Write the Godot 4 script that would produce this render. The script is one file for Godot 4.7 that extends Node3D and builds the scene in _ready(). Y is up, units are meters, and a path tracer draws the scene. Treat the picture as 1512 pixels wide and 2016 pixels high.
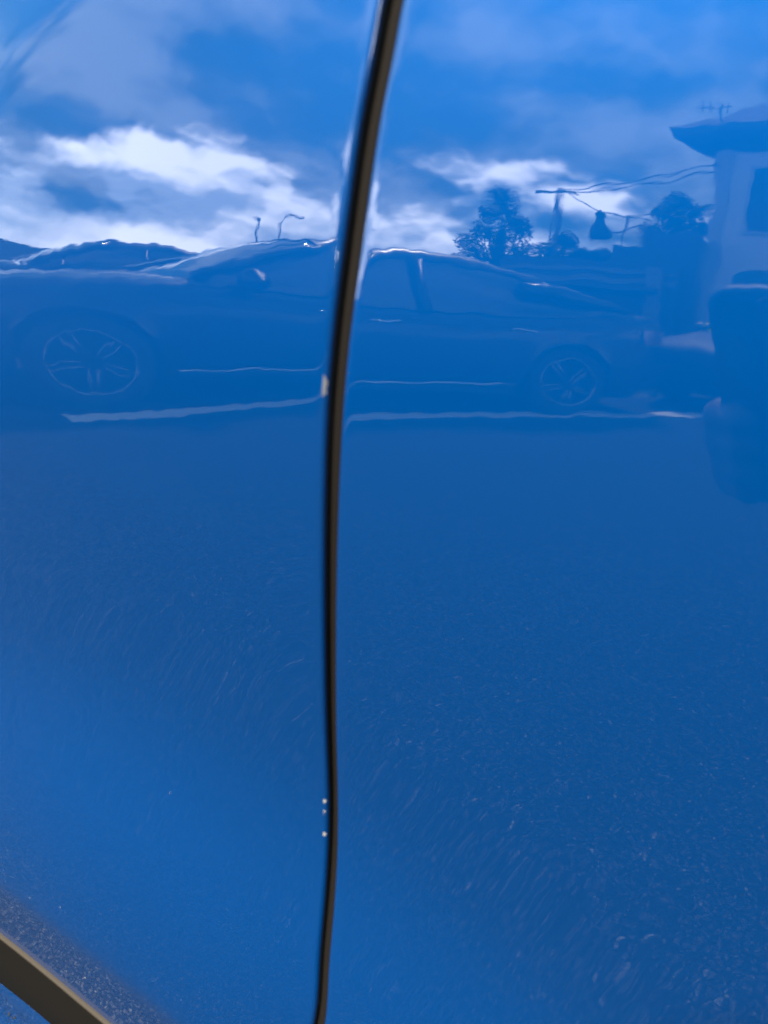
extends Node3D
# A close view of two blue car body panels and the shut line between them; the paint mirrors the car park behind the camera.

const EYE := Vector3(0.0, 0.9469, 0.1896)
const H := 0.9469
const LEFT := [-0.001334, -0.027266, -0.010706, 0.013334, -0.094954, -0.153504, 0.017844, -0.236619, -0.042991]
const RIGHT := [0.001344, 0.002111, -0.019439, 0.021069, -0.08672, -0.121093, -0.023998, -0.063254, -0.032308]
# heights (relative to the eye) of the shut line, and its two edges
const GAP_Y := [-0.6, -0.45, -0.311, -0.2761, -0.2441, -0.2098, -0.1755, -0.1407, -0.0816, -0.0485, -0.026, -0.0052, 0.0266, 0.0419, 0.0552, 0.12]
const GAP_L := [-0.16117, -0.14317, -0.12649, -0.12691, -0.12711, -0.12694, -0.12629, -0.12446, -0.1206, -0.11822, -0.11593, -0.11319, -0.10892, -0.10603, -0.10369, -0.0895]
const GAP_R := [-0.1561, -0.1381, -0.12142, -0.1219, -0.12214, -0.12203, -0.12131, -0.11936, -0.11531, -0.11281, -0.11038, -0.10753, -0.10326, -0.1004, -0.09808, -0.084]

var M := {}
var used := {}
var peel: FastNoiseLite
var rng := RandomNumberGenerator.new()


# ---------- naming and tagging ----------
func numbered(called: String) -> String:
	if not used.has(called):
		used[called] = 0
		return called
	used[called] += 1
	return "%s_%03d" % [called, used[called]]


func thing(called: String, label: String, category: String, group := "") -> Node3D:
	var o := Node3D.new()
	o.name = numbered(called)
	add_child(o)
	tag(o, label, category, group)
	return o


func tag(o: Node, label: String, category: String, group := "") -> void:
	o.set_meta("label", label)
	o.set_meta("category", category)
	if group != "":
		o.set_meta("group", group)


func put(called: String, mesh: Mesh, m: Material, parent: Node = null) -> MeshInstance3D:
	var o := MeshInstance3D.new()
	o.mesh = mesh
	o.material_override = m
	o.cast_shadow = GeometryInstance3D.SHADOW_CASTING_SETTING_ON
	if parent == null:
		o.name = numbered(called)
		add_child(o)
	else:
		o.name = called
		parent.add_child(o, true)
	return o


func lin(r: float, g: float, b: float) -> Color:
	return Color(r, g, b).linear_to_srgb()


func mat(c: Color, rough := 0.6, metal := 0.0, spec := 0.5) -> StandardMaterial3D:
	var m := StandardMaterial3D.new()
	m.albedo_color = c
	m.roughness = rough
	m.metallic = metal
	m.metallic_specular = spec
	return m


func coat(m: StandardMaterial3D, amount := 1.0, rough := 0.02) -> StandardMaterial3D:
	m.clearcoat_enabled = true
	m.clearcoat = amount
	m.clearcoat_roughness = rough
	return m


# ---------- mesh building ----------
func grid_mesh(pts: PackedVector3Array, nu: int, nv: int, flip := false) -> ArrayMesh:
	var nrm := PackedVector3Array()
	nrm.resize(pts.size())
	for j in nv:
		var j0 := maxi(j - 1, 0) * nu
		var j1 := mini(j + 1, nv - 1) * nu
		for i in nu:
			var a := pts[j * nu + mini(i + 1, nu - 1)] - pts[j * nu + maxi(i - 1, 0)]
			var b := pts[j1 + i] - pts[j0 + i]
			var n := (a * 1000.0).cross(b * 1000.0).normalized()
			nrm[j * nu + i] = -n if flip else n
	var idx := PackedInt32Array()
	idx.resize((nu - 1) * (nv - 1) * 6)
	var k := 0
	for j in nv - 1:
		for i in nu - 1:
			var a := j * nu + i
			if flip:
				idx[k] = a; idx[k + 1] = a + 1; idx[k + 2] = a + nu
				idx[k + 3] = a + 1; idx[k + 4] = a + nu + 1; idx[k + 5] = a + nu
			else:
				idx[k] = a; idx[k + 1] = a + nu; idx[k + 2] = a + 1
				idx[k + 3] = a + 1; idx[k + 4] = a + nu; idx[k + 5] = a + nu + 1
			k += 6
	var arr := []
	arr.resize(Mesh.ARRAY_MAX)
	arr[Mesh.ARRAY_VERTEX] = pts
	arr[Mesh.ARRAY_NORMAL] = nrm
	arr[Mesh.ARRAY_INDEX] = idx
	var me := ArrayMesh.new()
	me.add_surface_from_arrays(Mesh.PRIMITIVE_TRIANGLES, arr)
	return me


func tri(st: SurfaceTool, a: Vector3, b: Vector3, c: Vector3) -> void:
	st.add_vertex(a); st.add_vertex(b); st.add_vertex(c)


func quad(st: SurfaceTool, a: Vector3, b: Vector3, c: Vector3, d: Vector3) -> void:
	tri(st, a, b, c)
	tri(st, a, c, d)


func new_st(smooth := false) -> SurfaceTool:
	var st := SurfaceTool.new()
	st.begin(Mesh.PRIMITIVE_TRIANGLES)
	st.set_smooth_group(0 if smooth else -1)
	return st


func done(st: SurfaceTool) -> ArrayMesh:
	st.generate_normals()
	return st.commit()


func box(st: SurfaceTool, at: Vector3, size: Vector3, basis := Basis()) -> void:
	var h := size / 2.0
	var c: Array[Vector3] = []
	for k in 8:
		c.append(at + basis * Vector3(h.x if k & 1 else -h.x, h.y if k & 2 else -h.y, h.z if k & 4 else -h.z))
	quad(st, c[4], c[6], c[7], c[5]); quad(st, c[1], c[3], c[2], c[0])
	quad(st, c[5], c[7], c[3], c[1]); quad(st, c[0], c[2], c[6], c[4])
	quad(st, c[6], c[2], c[3], c[7]); quad(st, c[0], c[4], c[5], c[1])


func box_mesh(at: Vector3, size: Vector3, basis := Basis()) -> ArrayMesh:
	var st := new_st()
	box(st, at, size, basis)
	return done(st)


func tube(st: SurfaceTool, path: Array, radii: Array, sides := 8, flat := 1.0) -> void:
	var rings := []
	for k in path.size():
		var p: Vector3 = path[k]
		var t: Vector3 = (path[mini(k + 1, path.size() - 1)] - path[maxi(k - 1, 0)]).normalized()
		var side := t.cross(Vector3.UP if absf(t.y) < 0.95 else Vector3.RIGHT).normalized()
		var other := side.cross(t)
		var r: float = radii[mini(k, radii.size() - 1)]
		var ring := []
		for s in sides:
			var a := TAU * s / sides
			ring.append(p + (side * cos(a) + other * sin(a) * flat) * r)
		rings.append(ring)
	for k in rings.size() - 1:
		for s in sides:
			var n := (s + 1) % sides
			quad(st, rings[k][s], rings[k + 1][s], rings[k + 1][n], rings[k][n])
	for s in range(1, sides - 1):
		tri(st, rings[0][0], rings[0][s], rings[0][s + 1])
		var e: Array = rings[-1]
		tri(st, e[0], e[s + 1], e[s])


func tube_mesh(path: Array, radii: Array, sides := 8, flat := 1.0) -> ArrayMesh:
	var st := new_st(true)
	tube(st, path, radii, sides, flat)
	return done(st)


# rings of equal length joined into a skin
func skin(st: SurfaceTool, rings: Array, closed := false, caps := true) -> void:
	for k in rings.size() - 1:
		var n: int = rings[k].size()
		for s in (n if closed else n - 1):
			var t := (s + 1) % n
			quad(st, rings[k][s], rings[k + 1][s], rings[k + 1][t], rings[k][t])
	if caps:
		for e in [rings[0], rings[-1]]:
			for s in range(1, e.size() - 1):
				tri(st, e[0], e[s], e[s + 1])


# a profile of (radius, height) turned about the z axis of the basis
func lathe(st: SurfaceTool, at: Vector3, profile: Array, sides := 32, basis := Basis()) -> void:
	var rings := []
	for k in profile.size():
		var ring := []
		for s in sides:
			var a := TAU * s / sides
			ring.append(at + basis * Vector3(cos(a) * profile[k].x, sin(a) * profile[k].x, profile[k].y))
		rings.append(ring)
	skin(st, rings, true, false)


# ---------- the door skin ----------
func softplus(t: float) -> float:
	return t if t > 20.0 else log(1.0 + exp(t))


func arch_line(x: float) -> float:
	var u := clampf(x, -0.46, -0.12)
	return -1.1895 * u * u - 0.84506 * u - 0.52767


func crease_line(x: float) -> float:
	var u := clampf(x, -0.46, -0.12)
	return -1.79966 * u * u - 1.09424 * u - 0.48337


func flare_line(x: float) -> float:
	var d := x + 0.28
	return -0.200 - (0.8 * d * d if d < 0.0 else 1.7 * d * d / (1.0 + 1.2 * d))


func skin_z(x: float, y: float, left: bool) -> float:
	var c: Array = LEFT if left else RIGHT
	var xc := clampf(x, -0.5, 0.3)
	var lc := 0.09 * log(cosh(clampf((y + 0.05) / 0.09, -30.0, 30.0)))
	var z: float = c[0] + c[1] * x + c[2] * y + c[3] * xc * xc + c[4] * xc * y + c[5] * lc + c[6] * y * y + c[7] * xc * lc + c[8] * xc * xc * y
	z += 0.48 * 0.024 * softplus((flare_line(xc) - y) / 0.024)
	z -= 0.36 * 0.028 * softplus((-0.303 * x - 0.3478 - y) / 0.028)
	z -= 0.2 * 0.003 * softplus((crease_line(x) - y) / 0.003)
	if left:   # a faint hollow in the fender near the shut line
		var g := exp(-pow((x + 0.125) / 0.03, 2.0))
		z += 0.012 * g * (0.02 * softplus((-0.11 - y) / 0.02) - 0.008 * softplus((-0.04 - y) / 0.008))
	if left and y > 0.0 and x < -0.15:   # the shoulder falls away at the upper corner
		var q := Vector2(x + 0.1616, y + 0.0506).length() - 0.1265
		z -= 0.2 * 0.003 * softplus(q / 0.003) * smoothstep(0.02, 0.048, y)
	return z


func spline(xs: Array, ys: Array, x: float) -> float:
	var k := 0
	while k < xs.size() - 2 and x > xs[k + 1]:
		k += 1
	var h: float = xs[k + 1] - xs[k]
	var t: float = (x - xs[k]) / h
	var d: float = (ys[k + 1] - ys[k]) / h
	var m0: float = d if k == 0 else (ys[k + 1] - ys[k - 1]) / (xs[k + 1] - xs[k - 1])
	var m1: float = d if k == xs.size() - 2 else (ys[k + 2] - ys[k]) / (xs[k + 2] - xs[k])
	if t < 0.0:
		return ys[k] + m0 * t * h
	if t > 1.0:
		return ys[k + 1] + m1 * (t - 1.0) * h
	var t2 := t * t
	var t3 := t2 * t
	return ys[k] * (2 * t3 - 3 * t2 + 1) + m0 * h * (t3 - 2 * t2 + t) + ys[k + 1] * (3 * t2 - 2 * t3) + m1 * h * (t3 - t2)


func lower_edge(x: float) -> float:
	return maxf(arch_line(x), -0.70)


func orange_peel(x: float, y: float) -> float:
	return 5.0e-6 * peel.get_noise_2d(x * 110.0, y * 110.0) + 6.5e-6 * peel.get_noise_2d(x * 38.0 + 50.0, y * 38.0) + 1.7e-6 * peel.get_noise_2d(x * 300.0, y * 300.0 + 90.0)


func make_panel(left: bool, fine: float, reach: float) -> ArrayMesh:
	var rr := 0.0016
	var prof := [Vector2(0.0, -0.0018)]
	for k in 9:
		var a := PI / 2 * k / 8.0
		prof.append(Vector2(rr * (1.0 - cos(a)), -rr * (1.0 - sin(a))))
	var d := rr
	var step := 0.0003
	while d < fine:
		d += step
		step = minf(step * 1.15, 0.001)
		prof.append(Vector2(d, 0.0))
	while d < reach:
		step = minf(step * 1.3, 0.05)
		d += step
		prof.append(Vector2(d, 0.0))
	for k in prof.size():
		if prof[k].x >= rr - 1e-6:
			prof[k].y -= 0.00009 * exp(-(prof[k].x - rr) / 0.0011)
		else:
			prof[k].y -= 0.00009
	var nu := prof.size()
	var nv := 620
	var ye := PackedFloat64Array()
	var top := 0.12
	var pts := PackedVector3Array()
	pts.resize(nu * nv)
	var low := []
	for i in nu:
		var xn: float = (spline(GAP_Y, GAP_L, -0.4) - prof[i].x) if left else (spline(GAP_Y, GAP_R, -0.4) + prof[i].x)
		low.append(lower_edge(xn))
	for j in nv:
		var t := float(j) / (nv - 1)
		for i in nu:
			var y: float = lerpf(low[i], top, t)
			var x: float
			if left:
				x = spline(GAP_Y, GAP_L, y) - prof[i].x
			else:
				x = spline(GAP_Y, GAP_R, y) + prof[i].x
			var z: float = skin_z(x, y, left) + prof[i].y
			if prof[i].x > 0.0:
				z += orange_peel(x, y)
			pts[j * nu + i] = Vector3(x, y + H, z)
	return grid_mesh(pts, nu, nv, left)


func build_blue_car() -> void:
	var car := thing("blue_car", "glossy metallic blue car whose fender and door meet at a dark vertical gap", "car")
	put("front_fender", make_panel(true, 0.34, 0.85), M.blue_paint, car)
	put("front_door", make_panel(false, 0.20, 1.0), M.blue_paint, car)
	# near-black strips that paint in the shade on the shut line's inner walls
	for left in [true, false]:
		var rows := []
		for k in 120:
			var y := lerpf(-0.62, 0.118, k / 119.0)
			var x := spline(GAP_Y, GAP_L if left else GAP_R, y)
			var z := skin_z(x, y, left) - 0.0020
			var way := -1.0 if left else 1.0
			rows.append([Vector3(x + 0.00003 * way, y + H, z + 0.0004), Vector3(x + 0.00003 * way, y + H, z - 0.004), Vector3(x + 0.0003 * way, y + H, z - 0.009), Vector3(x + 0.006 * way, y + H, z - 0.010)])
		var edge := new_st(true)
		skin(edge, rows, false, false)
		put("gap_shade_strip", done(edge), M.gap_shade, car)
	# rubber seal that lies in the shut line
	var ring := []
	for k in 90:
		var y := lerpf(-0.60, 0.115, k / 89.0)
		var xl := spline(GAP_Y, GAP_L, y)
		var xr := spline(GAP_Y, GAP_R, y)
		var z := minf(skin_z(xl, y, true), skin_z(xr, y, false))
		var row := []
		for p in [[-0.003, -0.020], [-0.0016, -0.0070], [-0.0009, -0.0046], [0.0002, -0.0036], [0.0018, -0.0032], [0.0036, -0.0033], [0.0042, -0.0040], [0.0046, -0.009]]:
			row.append(Vector3(xl + (p[0] + 0.0010), y + H, z + p[1]))
		ring.append(row)
	var st := new_st(true)
	skin(st, ring, false, false)
	put("door_seal", done(st), M.seal, car)
	# inner pillar behind the gap
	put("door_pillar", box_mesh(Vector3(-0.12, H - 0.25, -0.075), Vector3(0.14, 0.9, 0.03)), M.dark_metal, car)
	# trim that follows the lower edge, with a paler lip
	var face := []
	var lip := []
	var under := []
	var rocker := []
	for k in 121:
		var x := lerpf(-0.66, 0.12, k / 120.0)
		var y := arch_line(x)
		var slope := (arch_line(x + 0.002) - arch_line(x - 0.002)) / 0.004
		var n := Vector2(slope, -1.0).normalized()   # away from the panel, in the side's plane
		var z := skin_z(x, y, x < -0.14) + 0.0015
		var at := func(off: float, zz: float) -> Vector3: return Vector3(x + n.x * off, y + n.y * off + H, z + zz)
		lip.append([at.call(-0.0006, -0.004), at.call(-0.0006, -0.0004), at.call(0.0000, 0.0004), at.call(0.0005, 0.0006), at.call(0.0011, 0.0004), at.call(0.0014, -0.0003), at.call(0.0014, -0.004)])
		face.append([at.call(0.0012, -0.0035), at.call(0.0026, -0.0012), at.call(0.012, -0.003), at.call(0.045, -0.009), at.call(0.096, -0.019), at.call(0.0985, -0.0202), at.call(0.0995, -0.0216), at.call(0.0995, -0.0256)])
		under.append([at.call(0.0995, -0.0262), at.call(0.0997, -0.0228), at.call(0.1012, -0.0216), at.call(0.1035, -0.0218), at.call(0.105, -0.0231), at.call(0.105, -0.0276)])
		var row := []
		for s in 14:
			var o := 0.1045 + s * 0.012
			row.append(at.call(o, -0.022 + 0.012 * (1.0 - exp(-s * 0.25)) - 0.0035 * exp(-pow((s - 2.2) / 1.0, 2.0))))
		rocker.append(row)
	st = new_st(true); skin(st, face, false, false)
	var trim := put("lower_trim", done(st), M.trim, car)
	trim.set_meta("label", "taupe trim strip running diagonally below the panel edge")
	st = new_st(true); skin(st, lip, false, false)
	put("trim_lip", done(st), M.trim_lip, trim)
	st = new_st(true); skin(st, under, false, false)
	put("trim_edge", done(st), M.trim_edge, trim)
	st = new_st(true); skin(st, rocker, false, false)
	put("rocker_panel", done(st), M.blue_paint, car)
	# black road dirt on the rocker just below the trim
	st = new_st(true)
	rng.seed = 77
	for k in 150:
		var x := rng.randf_range(-0.46, -0.25)
		var y := arch_line(x)
		var slope := (arch_line(x + 0.002) - arch_line(x - 0.002)) / 0.004
		var n := Vector2(slope, -1.0).normalized()
		var o := 0.106 + absf(rng.randfn(0.0, 0.016))
		var s := (o - 0.1045) / 0.012
		var zz := skin_z(x, y, true) + 0.0015 - 0.015 + 0.012 * (1.0 - exp(-s * 0.25)) - 0.0035 * exp(-pow((s - 2.2) / 1.0, 2.0))
		var r := rng.randf_range(0.00025, 0.0009)
		blob(st, Vector3(x + n.x * o, y + n.y * o + H, zz), Vector3(r, r * rng.randf_range(0.6, 1.6), r * 0.5), 5, rng)
	var dirt := put("dirt_specks", done(st), M.dirt, car)
	dirt.set_meta("kind", "stuff")
	# chipped paint on the fender's edge
	for c in [[-0.0425, 0.0064, 0.0013, "chip_grey"], [-0.2077, 0.0017, 0.0009, "chip_pale"], [-0.2126, 0.0010, 0.0006, "chip_pale"], [-0.2140, 0.0005, 0.0004, "chip_grey"], [-0.2236, 0.0016, 0.0010, "chip_pale"]]:
		var y0: float = c[0]
		st = new_st(true)
		var rings := []
		for a in 7:
			var y: float = y0 + c[1] * (a / 6.0 - 0.5)
			var w: float = c[2] * sqrt(maxf(0.05, 1.0 - pow(a / 3.0 - 1.0, 6.0))) * (1.0 + 0.3 * sin(a * 2.3 + y0 * 900.0))
			var xe := spline(GAP_Y, GAP_L, y)
			var row := []
			for b in 6:
				var ang := lerpf(1.5, 1.5 - w / 0.0016, b / 5.0)
				var dd := 0.0016 * (1.0 - cos(ang))
				var zo := -0.0016 * (1.0 - sin(ang)) - 0.00009 + 0.00005
				row.append(Vector3(xe - dd + 0.00004, y + H, skin_z(xe - dd, y, true) + zo))
			rings.append(row)
		skin(st, rings, false, false)
		put("paint_chip", done(st), M[c[3]], car)
	# a few dust grains that sit on the lacquer
	rng.seed = 5
	for c in [[-0.2, -0.2255, 0.00018], [-0.285, -0.311, 0.0002], [-0.262, -0.305, 0.0002]]:
		st = new_st(true)
		blob(st, Vector3(c[0], c[1] + H, skin_z(c[0], c[1], c[0] < -0.12) + 0.0002), Vector3(c[2], c[2], c[2] * 0.6), 5, rng)
		put("dust_grain", done(st), M.dust, car)
	# the rest of the car, outside the frame
	st = new_st(true)
	var rings2 := []
	for p in [[-1.55, 0.35, 0.62], [-1.45, 0.25, 0.80], [-1.0, 0.2, 0.98], [-0.3, 0.2, 1.05], [1.6, 0.2, 1.06], [2.7, 0.22, 1.04], [3.0, 0.35, 0.9]]:
		var tuck: float = 0.14 if p[0] < -1.2 or p[0] > 2.6 else 0.0
		rings2.append([Vector3(p[0], p[1], -0.13 - tuck), Vector3(p[0], p[2] - 0.05, -0.06 - tuck), Vector3(p[0], p[2], -0.1 - tuck), Vector3(p[0], p[2] + 0.02, -0.9), Vector3(p[0], p[2], -1.7 + tuck), Vector3(p[0], p[1], -1.68 + tuck)])
	skin(st, rings2, true, true)
	put("body_shell", done(st), M.blue_paint, car)
	st = new_st(true)
	rings2 = []
	for p in [[-0.35, 1.06, 1.07], [0.4, 1.06, 1.5], [1.2, 1.06, 1.56], [2.0, 1.06, 1.5], [2.6, 1.05, 1.07]]:
		var lean: float = (p[2] - p[1]) * 0.4
		rings2.append([Vector3(p[0], p[1], -0.1), Vector3(p[0], p[2] - 0.02, -0.1 - lean), Vector3(p[0], p[2], -0.18 - lean), Vector3(p[0], p[2] + 0.01, -0.9), Vector3(p[0], p[2], -1.62 + lean), Vector3(p[0], p[1], -1.7)])
	skin(st, rings2, false, true)
	put("cabin_glass", done(st), M.car_glass, car)
	st = new_st(true)
	rings2 = []
	for p in [[0.35, 1.50], [1.2, 1.57], [2.05, 1.51]]:
		rings2.append([Vector3(p[0], p[1] - 0.03, -0.29), Vector3(p[0], p[1], -0.36), Vector3(p[0], p[1] + 0.015, -0.9), Vector3(p[0], p[1], -1.44), Vector3(p[0], p[1] - 0.03, -1.51)])
	skin(st, rings2, false, false)
	put("roof", done(st), M.blue_paint, car)
	for w in [[-1.02, -0.18], [1.75, -0.18], [-1.02, -1.6], [1.75, -1.6]]:
		wheel(car, Vector3(w[0], 0.33, w[1]), Basis() if w[1] > -1.0 else Basis(Vector3.UP, PI))


func blob(st: SurfaceTool, at: Vector3, r: Vector3, n: int, g: RandomNumberGenerator) -> void:
	var rings := []
	for a in n:
		var th := PI * (a + 0.02) / (n - 0.96)
		var ring := []
		for s in 7:
			var ph := TAU * s / 7.0
			var k := 1.0 + g.randf_range(-0.2, 0.2)
			ring.append(at + Vector3(r.x * sin(th) * cos(ph), r.y * cos(th), r.z * sin(th) * sin(ph)) * k)
		rings.append(ring)
	skin(st, rings, true, false)


# ---------- wheels and the parked cars ----------
var tyre_mesh: ArrayMesh
var rim_mesh: ArrayMesh
var dish_mesh: ArrayMesh
var spoke_mesh: ArrayMesh
var core_mesh: ArrayMesh


func wheel(parent: Node, at: Vector3, basis: Basis) -> void:   # outer face looks along +z of the basis
	if tyre_mesh == null:
		var st := new_st(true)
		lathe(st, Vector3.ZERO, [Vector2(0.22, -0.1), Vector2(0.30, -0.1), Vector2(0.325, -0.08), Vector2(0.33, -0.04), Vector2(0.33, 0.06), Vector2(0.322, 0.085), Vector2(0.30, 0.1), Vector2(0.24, 0.098), Vector2(0.228, 0.09)], 40)
		tyre_mesh = done(st)
		st = new_st(true)
		lathe(st, Vector3.ZERO, [Vector2(0.214, 0.0), Vector2(0.214, 0.08), Vector2(0.220, 0.096), Vector2(0.228, 0.1), Vector2(0.234, 0.096), Vector2(0.234, 0.08)], 40)
		rim_mesh = done(st)
		st = new_st(true)
		lathe(st, Vector3.ZERO, [Vector2(0.001, 0.02), Vector2(0.15, 0.02), Vector2(0.216, 0.03), Vector2(0.216, -0.05)], 32)
		dish_mesh = done(st)
		st = new_st(true)
		for s in [-1, 1]:
			box(st, Vector3(0.122, 0.021 * s, 0.075), Vector3(0.19, 0.010, 0.03), Basis(Vector3.BACK, 0.05 * s))
		spoke_mesh = done(st)
		st = new_st()
		box(st, Vector3(0.122, 0.0, 0.066), Vector3(0.19, 0.032, 0.02))
		box(st, Vector3(0.02, 0.0, 0.08), Vector3(0.05, 0.05, 0.03))
		core_mesh = done(st)
	var w := put("wheel", tyre_mesh, M.tyre, parent)
	w.transform = Transform3D(basis, at)
	put("rim", rim_mesh, M.alloy, w)
	put("brake_disc", dish_mesh, M.dark_metal, w)
	for k in 5:
		for part in [["spoke", spoke_mesh, M.alloy], ["spoke_core", core_mesh, M.dark_alloy]]:
			put(part[0], part[1], part[2], w).rotation.z = TAU * k / 5.0 - PI / 2 + 0.12


func make_sedan(label: String, paint: Material) -> Node3D:
	# x runs from the front wheel to the rear, z = 0 is the near side, z = 1.82 the far side
	var car := thing("parked_sedan", label, "car", "cars parked in the angled bays")
	var half := func(s: float) -> float:
		return spline([-0.95, -0.85, -0.6, -0.2, 0.5, 3.0, 3.5, 3.8, 3.9], [0.45, 0.66, 0.83, 0.9, 0.91, 0.91, 0.86, 0.72, 0.6], s)
	var top := func(s: float) -> float:
		return spline([-0.95, -0.85, -0.6, 0.0, 0.62, 1.5, 2.6, 3.3, 3.75, 3.9], [0.55, 0.70, 0.80, 0.90, 0.955, 0.93, 0.96, 1.02, 1.0, 0.8], s)
	var stations := [-0.95, -0.9, -0.85, -0.75, -0.6, -0.45]
	for k in 15:
		stations.append(-0.37 + 0.74 * k / 14.0)
	stations += [0.45, 0.62, 0.9, 1.2, 1.6, 2.0, 2.35]
	for k in 15:
		stations.append(2.43 + 0.74 * k / 14.0)
	stations += [3.3, 3.5, 3.65, 3.75, 3.82, 3.87, 3.9]
	var rings := []
	for s in stations:
		var h: float = half.call(s)
		var t: float = top.call(s)
		var low := 0.2
		for c in [0.0, 2.8]:
			if absf(s - c) < 0.37:
				low = 0.31 + sqrt(maxf(0.0, 0.372 * 0.372 - (s - c) * (s - c)))
		if s < -0.8 or s > 3.75:
			low = 0.3
		var row := []
		var sec := [[-0.07, low], [-0.012, low + 0.015], [0.004, maxf(0.36, low + 0.03)], [0.0, maxf(0.55, low + 0.05)], [-0.004, maxf(t - 0.24, low + 0.07)], [-0.012, maxf(t - 0.14, low + 0.085)], [-0.03, t - 0.05], [-0.07, t - 0.015], [-0.13, t]]
		for p in sec:
			row.append(Vector3(s, minf(p[1], t), 0.91 - h - p[0]))
		row.append(Vector3(s, t + 0.025, 0.91 - h * 0.5))
		row.append(Vector3(s, t + 0.035, 0.91))
		row.append(Vector3(s, t + 0.025, 0.91 + h * 0.5))
		for k in sec.size():
			var p: Array = sec[sec.size() - 1 - k]
			row.append(Vector3(s, minf(p[1], t), 0.91 + h + p[0]))
		rings.append(row)
	var st := new_st(true)
	skin(st, rings, true, true)
	put("body", done(st), paint, car)
	# cabin
	var roof := func(s: float) -> float:
		return spline([0.55, 0.95, 1.3, 1.6, 1.95, 2.35, 2.75, 3.1, 3.4], [0.97, 1.20, 1.365, 1.425, 1.435, 1.405, 1.31, 1.18, 1.03], s)
	rings = []
	var shell := []
	for k in 25:
		var s := lerpf(0.57, 3.38, k / 24.0)
		var b: float = float(top.call(s)) - 0.03
		var t: float = maxf(roof.call(s), b + 0.01)
		var f: float = (t - b) / 0.5
		var hb: float = float(half.call(s)) - 0.06
		var ht: float = hb - 0.24 * f
		rings.append([Vector3(s, b, 0.91 - hb), Vector3(s, lerpf(b, t, 0.86), 0.91 - ht - 0.02), Vector3(s, t - 0.012, 0.91 - ht + 0.08), Vector3(s, t + 0.012, 0.91), Vector3(s, t - 0.012, 0.91 + ht - 0.08), Vector3(s, lerpf(b, t, 0.86), 0.91 + ht + 0.02), Vector3(s, b, 0.91 + hb)])
		if s > 1.28 and s < 2.75:
			shell.append([Vector3(s, lerpf(b, t, 0.83), 0.91 - ht - 0.035), Vector3(s, lerpf(b, t, 0.93), 0.91 - ht - 0.008), Vector3(s, t + 0.004, 0.91 - ht + 0.09), Vector3(s, t + 0.022, 0.91), Vector3(s, t + 0.004, 0.91 + ht - 0.09), Vector3(s, lerpf(b, t, 0.93), 0.91 + ht + 0.008), Vector3(s, lerpf(b, t, 0.83), 0.91 + ht + 0.035)])
	st = new_st(true)
	skin(st, rings, false, true)
	put("windows", done(st), M.car_glass, car)
	st = new_st(true)
	skin(st, shell, false, false)
	put("roof", done(st), paint, car)
	for side in [-1.0, 1.0]:
		var on := func(s: float, f: float, out := 0.012) -> Vector3:
			var b: float = float(top.call(s)) - 0.03
			var t: float = maxf(roof.call(s), b + 0.01)
			var hb: float = float(half.call(s)) - 0.06
			var hh: float = hb - (0.24 * (t - b) / 0.5 - 0.02 if f > 0.8 else 0.0)
			if f <= 0.8:
				hh = lerpf(hb, hb - 0.24 * (t - b) / 0.5 + 0.02, f / 0.86)
			return Vector3(s, lerpf(b, t, f), 0.91 + side * (hh + out))
		# windscreen pillar, its bright trim, the rail above the windows and the rear pillar
		var a := []
		for k in 9:
			a.append(on.call(lerpf(0.60, 1.42, k / 8.0), 0.84, 0.004))
		put("windscreen_pillar", tube_mesh(a, [0.032], 8), paint, car)
		var bright := []
		for q in a:
			bright.append(q + Vector3(-0.012, 0.026, -side * 0.02))
		put("windscreen_trim", tube_mesh(bright, [0.011], 6), M.chrome, car)
		a = []
		for k in 9:
			a.append(on.call(lerpf(2.5, 3.3, k / 8.0), 0.6, -0.008))
		put("rear_pillar", tube_mesh(a, [0.08, 0.09, 0.1, 0.09, 0.08, 0.07, 0.06, 0.05, 0.03], 8), paint, car)
		put("centre_pillar", tube_mesh([on.call(1.72, 0.0), on.call(1.75, 0.8)], [0.045], 6), M.black_trim, car)
		a = []
		for k in 13:
			a.append(on.call(lerpf(0.75, 3.15, k / 12.0), 0.03, 0.008))
		put("waist_trim", tube_mesh(a, [0.008], 6), M.black_trim, car)
		# bright strip along the sill
		a = []
		for k in 9:
			var s := lerpf(0.44, 2.36, k / 8.0)
			a.append(Vector3(s, 0.285 + 0.01 * k / 8.0, 0.91 + side * (float(half.call(s)) + 0.008)))
		put("sill_trim", tube_mesh(a, [0.009], 6), M.chrome, car)
		for s in [1.42, 2.42]:
			var zz: float = 0.91 + side * (float(half.call(s)) + 0.022)
			put("door_handle", tube_mesh([Vector3(s - 0.11, 0.80, zz - side * 0.02), Vector3(s - 0.08, 0.803, zz), Vector3(s, 0.803, zz), Vector3(s + 0.08, 0.80, zz), Vector3(s + 0.11, 0.797, zz - side * 0.02)], [0.011], 8), M.chrome, car)
		st = new_st(true)
		var mrings := []
		for k in 7:
			var q := k / 6.0
			var r := sqrt(maxf(0.02, 1.0 - pow(2.0 * q - 1.0, 4.0)))
			var ring := []
			for w in 10:
				var an := TAU * w / 10
				ring.append(Vector3(0.86 + 0.08 * r * cos(an) + q * 0.02, 1.0 + 0.085 * r * sin(an), 0.91 + side * (0.87 + q * 0.22)))
			mrings.append(ring)
		skin(st, mrings, true, true)
		put("door_mirror", done(st), M.black_trim, car)
		st = new_st(true)
		var lens := []
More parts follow.
